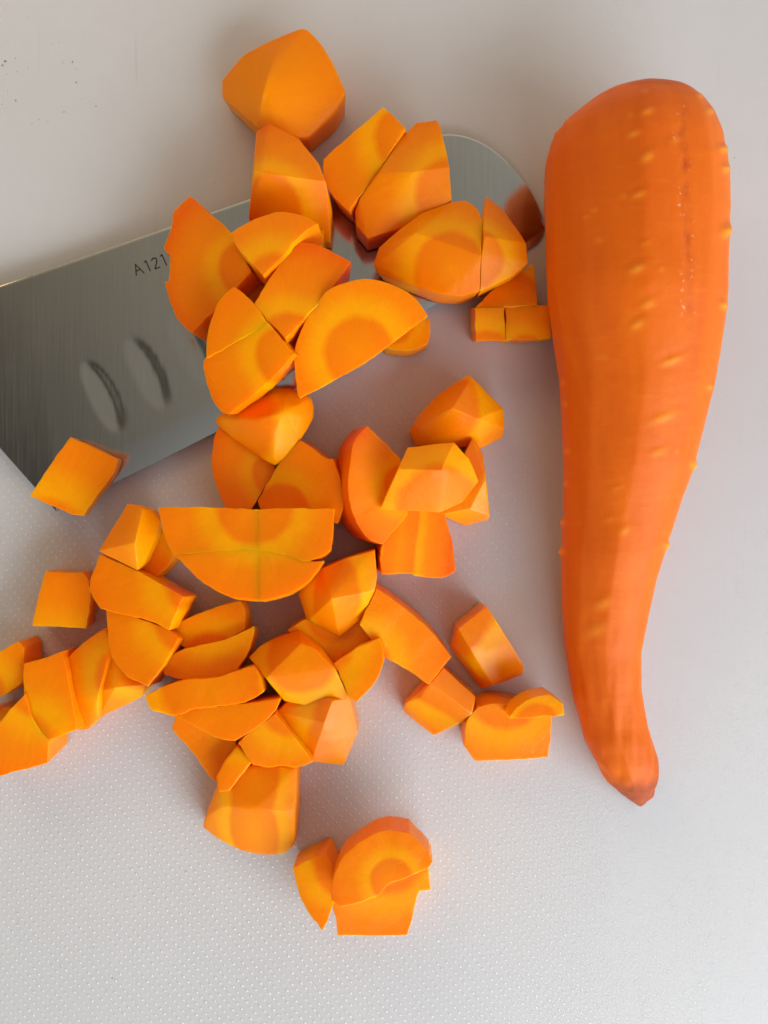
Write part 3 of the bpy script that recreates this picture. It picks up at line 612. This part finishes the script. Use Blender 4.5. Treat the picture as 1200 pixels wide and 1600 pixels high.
chunk('carrot_strip', 'angular block with three lit facets lying over the half moon and the fluted stub',
      [(637, 699, 22), (672, 695, 22.5), (710, 691, 22), (733, 716, 20), (748, 752, 17), (722, 786, 17), (686, 801, 18), (642, 798, 18), (594, 795, 18), (617, 741, 22), (690, 735, 25.5), (622, 733, 24)], base=13, c=(690, 800), core=80, inset=0.12)
chunk('carrot_wedge', 'yellow wedge with a white wet edge under the angular block',
      [(738, 685, 12), (754, 707, 12), (759, 749, 14), (765, 806, 11), (764, 812, 8), (728, 822, 8), (690, 804, 12), (700, 760, 13), (735, 795, 14.5)], c=(700, 700), core=85, inset=0.0, wet=0.8)
chunk('carrot_chunk', 'peaked block with a wet white-lit corner, nearest the middle of the whole carrot',
      [(733, 585, 13), (750, 601, 13), (786, 639, 12), (789, 668, 10), (786, 683, 6), (754, 700, 7), (700, 697, 8), (650, 696, 8), (640, 674, 9), (654, 649, 11), (683, 618, 13), (692, 614, 13.5), (707, 638, 18), (734, 596, 15), (745, 655, 17)], c=(690, 640), core=70, axis=Vector((0.4, 0.6, 0.6)), inset=0.03, wet=0.5)
slab('carrot_stub', 'fluted upright stub with long peel marks, standing below the angular block',
     [(640, 790), (690, 790), (699, 822), (707, 850), (711, 893), (687, 903), (646, 899), (644, 896), (597, 897), (595, 860), (604, 845)], 13, 12.5, g=(-2, -1), c=(640, 700), core=30, axis=Vector((0.1, 1, 0.05)), bev=0.7)
# --- left side
chunk('carrot_strip', 'short two-faced bar leaning on a corner of the big half slice',
      [(199, 787, 20), (219, 789, 21), (238, 796, 19), (251, 813, 16), (245, 838, 16), (225, 881, 17), (215, 892, 18), (185, 877, 18), (154, 861, 18), (224, 795, 22.5), (211, 848, 22.5)], base=10, c=(300, 860), core=70, inset=0.1)
slab('carrot_dice', 'dark shaded dice behind the two-faced bar, under the big half slice',
     [(232, 850), (254, 828), (273, 866), (262, 884), (242, 904), (220, 893)], 11, 10.5, c=(300, 820), core=50)
slab('carrot_dice', 'bent rectangular piece directly below the two-faced bar',
     [(157, 867), (185, 880), (213, 893), (245, 910), (286, 933), (277, 952), (264, 984), (227, 968), (168, 953), (155, 947), (140, 921), (144, 900)], 18.5, 12, g=(1, 1), c=(320, 900), core=75, base=0.3)
slab('carrot_wedge', 'glowing wedge whose lowest point reaches the pale gap between two heaps',
     [(166, 953), (210, 966), (266, 986), (279, 998), (259, 1033), (231, 1071), (214, 1063), (199, 1057), (177, 1028), (175, 1021), (170, 1001)], 18, 13, g=(0, 2), c=(300, 960), core=70)
slab('carrot_dice', 'lone dark orange square dice lying flat on the dotted board',
     [(72, 893), (100, 896), (128, 895), (138, 907), (140, 940), (133, 981), (92, 979), (52, 977), (60, 935)], 10, 9.5, g=(-1.5, 0), c=(90, 1100), core=110)
slab('carrot_piece', 'shaded piece beyond the split pair, nearer the lone square dice',
     [(-25, 1030), (0, 1019), (28, 1003), (36, 1013), (37, 1040), (36, 1060), (28, 1071), (0, 1087), (-25, 1092)], 13, 12.5, c=(-40, 1080), core=55)
slab('carrot_dice', 'upright half of the split pair that hangs over the dotted board',
     [(38, 1038), (66, 1030), (97, 1018), (106, 1060), (112, 1095), (120, 1140), (98, 1148), (76, 1156), (55, 1130), (38, 1090)], 15, 14, g=(0, 1), c=(30, 1180), core=75)
slab('carrot_piece', 'lower half of the split pair with a glowing yellow edge',
     [(-30, 1165), (0, 1130), (20, 1105), (38, 1086), (54, 1130), (76, 1158), (73, 1192), (35, 1203), (-5, 1213), (-30, 1215)], 15.5, 14.5, g=(0, -1.5), c=(70, 1060), core=75)
slab('carrot_piece', 'tiny sliver between the split pair and the shaded piece beyond it',
     [(-20, 1110), (0, 1107), (17, 1106), (5, 1128), (-20, 1150)], 9, 8.5, c=(-30, 1100), core=40)
chunk('carrot_piece', 'dark curved peel piece between the split pair and the glowing wedge',
      [(101, 1029, 11), (124, 1017, 12), (140, 994, 12), (164, 981, 12), (178, 1000, 12), (165, 1050, 15), (152, 1090, 15), (154, 1122, 10), (137, 1141, 8), (119, 1142, 8), (108, 1090, 12)], c=(200, 1060), core=60, bev=0.6, soft=5)
chunk('carrot_dice', 'small lit dice at the inner corner of the gap, under the glowing wedge',
      [(160, 1030, 11), (178, 1024, 11), (200, 1057, 12), (229, 1070, 11), (221, 1089, 8), (189, 1104, 7), (153, 1123, 7), (153, 1080, 12), (180, 1075, 14)], c=(230, 1030), core=60)
# --- lower heap
slab('carrot_slice', 'thin shaded slice under the rim of the big half slice',
     [(267, 979), (300, 964), (335, 950), (374, 939), (381, 951), (382, 983), (342, 1004), (293, 1014), (276, 1003)], 12, 8, g=(1, 1), c=(330, 1040), core=60)
slab('carrot_slice', 'dark flat slice overlapping the thin shaded slice from below',
     [(255, 1043), (283, 1016), (342, 1002), (372, 991), (395, 979), (395, 993), (386, 1020), (370, 1046), (332, 1062), (290, 1061), (258, 1055)], 15, 8, g=(0, 2), c=(330, 950), core=60)
slab('carrot_slice', 'broad translucent slice of the lower heap, over the rounded rim slice',
     [(227, 1088), (258, 1072), (290, 1063), (335, 1060), (365, 1050), (395, 1041), (405, 1053), (411, 1081), (388, 1095), (367, 1101), (307, 1106), (276, 1118), (237, 1109)], 19.5, 9, g=(0, 1), c=(330, 1070), core=90)
slab('carrot_half_slice', 'rounded rim slice tucked below the broad translucent slice',
     [(276, 1119), (307, 1107), (367, 1102), (400, 1098), (436, 1092), (430, 1109), (405, 1133), (367, 1156), (339, 1151), (304, 1134)], 18.5, 9, g=(0, 0.5), c=(350, 1080), core=110)
slab('carrot_piece', 'glowing yellow piece at the foot of the heap, under the rounded rim slice',
     [(240, 1100), (300, 1100), (365, 1150), (368, 1168), (353, 1190), (345, 1225), (325, 1210), (308, 1184), (288, 1160), (269, 1140), (276, 1121), (237, 1110)], 11.5, 11, g=(0, -2), c=(420, 1100), core=80)
slab('carrot_piece', 'narrow pointed tip hanging over the fluted block with a bright rim',
     [(370, 1166), (382, 1180), (392, 1193), (377, 1210), (358, 1236), (342, 1237), (338, 1215), (353, 1188)], 15.5, 7, g=(0, 1), c=(400, 1120), core=60, bev=0.5)
slab('carrot_dice', 'flat lit dice between the rounded rim slice and the wet-faced chunk',
     [(372, 1162), (395, 1142), (430, 1116), (444, 1132), (458, 1151), (488, 1190), (461, 1199), (440, 1196), (419, 1199), (396, 1195)], 17, 11, g=(0, -1), c=(460, 1090), core=70)
chunk('carrot_chunk', 'chunk with a glittering white wet face at the foot of the lower heap',
      [(432, 1112, 14), (447, 1098, 14), (500, 1080, 15), (547, 1090, 14), (560, 1143, 10), (537, 1196, 9), (487, 1190, 12), (458, 1150, 13), (507, 1130, 18), (520, 1095, 18)], c=(560, 1060), core=70, axis=Vector((0.2, 1, 0.3)), inset=0.0, wet=0.6)
chunk('carrot_stub', 'fluted block with a bright rim standing at the foot of the lower heap',
      [(341, 1222, 14), (395, 1195, 13.5), (464, 1198, 14), (462, 1270, 14), (461, 1319, 7), (444, 1335, 4), (420, 1338, 3.5), (390, 1333, 4), (367, 1327, 5), (315, 1295, 6), (319, 1279, 9), (400, 1265, 16), (350, 1260, 14)], c=(400, 1150), core=45, axis=Vector((0.05, 1, 0.25)), bev=0.8, inset=0.0, soft=7)
chunk('carrot_wedge', 'wedge with a sparkling ridge in the centre of the lower heap',
      [(388, 1027, 14), (405, 1010, 14), (430, 997, 14), (468, 985, 14), (500, 1014, 18), (524, 1046, 20), (546, 1090, 16), (530, 1098, 15), (475, 1102, 16), (444, 1096, 16), (416, 1060, 20), (470, 1005, 20), (490, 1012, 20)], base=3, c=(470, 1030), core=62, inset=0.05, wet=0.15)
slab('carrot_dice', 'bright dice between the sparkling wedge and the long slanting strip',
     [(522, 1037), (555, 1015), (592, 998), (598, 1010), (598, 1035), (584, 1067), (557, 1097), (546, 1090), (536, 1064)], 17.5, 15, g=(1, 0), c=(480, 1000), core=80)
chunk('carrot_wedge', 'tall corner wedge with a lit vertical edge beneath the rim of the big half slice',
      [(503, 887, 19), (542, 872, 20), (585, 860, 20), (589, 902, 20), (586, 922, 20), (565, 966, 14), (530, 995, 13), (480, 972, 12), (466, 928, 12), (480, 903, 16), (518, 936, 23), (575, 925, 21)], c=(520, 930), core=50, axis=Vector((0, 1, 0.4)))
slab('carrot_piece', 'shaded piece filling the hollow below the tall corner wedge',
     [(450, 985), (479, 968), (530, 985), (575, 955), (600, 980), (592, 1000), (522, 1040), (495, 1012)], 13, 12.5, c=(520, 960), core=50)
slab('carrot_strip', 'long slanting strip leading from the heap towards two wet dice',
     [(589, 919), (605, 931), (639, 957), (664, 978), (685, 1000), (704, 1026), (687, 1047), (670, 1069), (636, 1046), (601, 1023), (563, 977)], 15.5, 13, g=(-1, -1.5), c=(560, 1040), core=60)
chunk('carrot_dice', 'upright dice with a wet yellow slanted face, nearer the whole carrot',
      [(760, 948, 14), (777, 973, 14), (800, 1010, 13), (819, 1042, 11), (817, 1055, 7), (770, 1071, 8), (716, 982, 14), (735, 1015, 14), (752, 1076, 4), (708, 1000, 7), (703, 1012, 4)], c=(700, 950), core=80, axis=Vector((0.6, 1, 0.3)), inset=0.0, wet=0.6)
chunk('carrot_dice', 'dice with a cream-white wet stripe, touching the end of the slanting strip',
      [(693, 1044, 11), (743, 1088, 11), (742, 1119, 9), (710, 1134, 9), (678, 1149, 4), (630, 1111, 4), (634, 1099, 7), (672, 1068, 13), (737, 1115, 12.5), (658, 1090, 10.5)], c=(640, 1020), core=70, axis=Vector((0.8, -0.6, 0.2)), inset=0.0, wet=0.6)
slab('carrot_dice', 'yellow base dice of the stacked pair beside the whole carrot',
     [(726, 1165), (730, 1128), (747, 1105), (775, 1100), (820, 1108), (862, 1118), (859, 1150), (856, 1184), (800, 1187), (743, 1188)], 11.5, 11, g=(0, -1.5), c=(790, 1080), core=70)
slab('carrot_piece', 'rounded top piece of the stacked pair beside the whole carrot',
     [(796, 1123), (808, 1106), (832, 1091), (858, 1086), (879, 1100), (881, 1117), (863, 1120), (850, 1118), (820, 1122)], 21, 9.5, c=(840, 1135), core=40)
slab('carrot_half_slice', 'rounded half slice with a clear ring on top of the separate three-piece cluster',
     [(519, 1406), (519, 1383), (536, 1341), (567, 1314), (601, 1299), (639, 1302), (666, 1329), (676, 1347), (670, 1356), (636, 1370), (605, 1383), (593, 1398), (560, 1410), (532, 1416)], 22, 10, c=(612, 1375), core=38)
slab('carrot_dice', 'glowing flat dice under the rounded half slice in the separate cluster',
     [(520, 1400), (605, 1370), (668, 1350), (672, 1391), (655, 1393), (649, 1410), (636, 1460), (580, 1462), (528, 1462)], 11.8, 11.3, g=(0, -1), c=(600, 1330), core=80)
slab('carrot_wedge', 'small pointed yellow wedge beside the rounded half slice in the separate cluster',
     [(457, 1358), (480, 1346), (508, 1334), (519, 1356), (523, 1388), (520, 1415), (504, 1453), (486, 1431), (473, 1408)], 12, 11.5, g=(1, 0), c=(540, 1350), core=60)
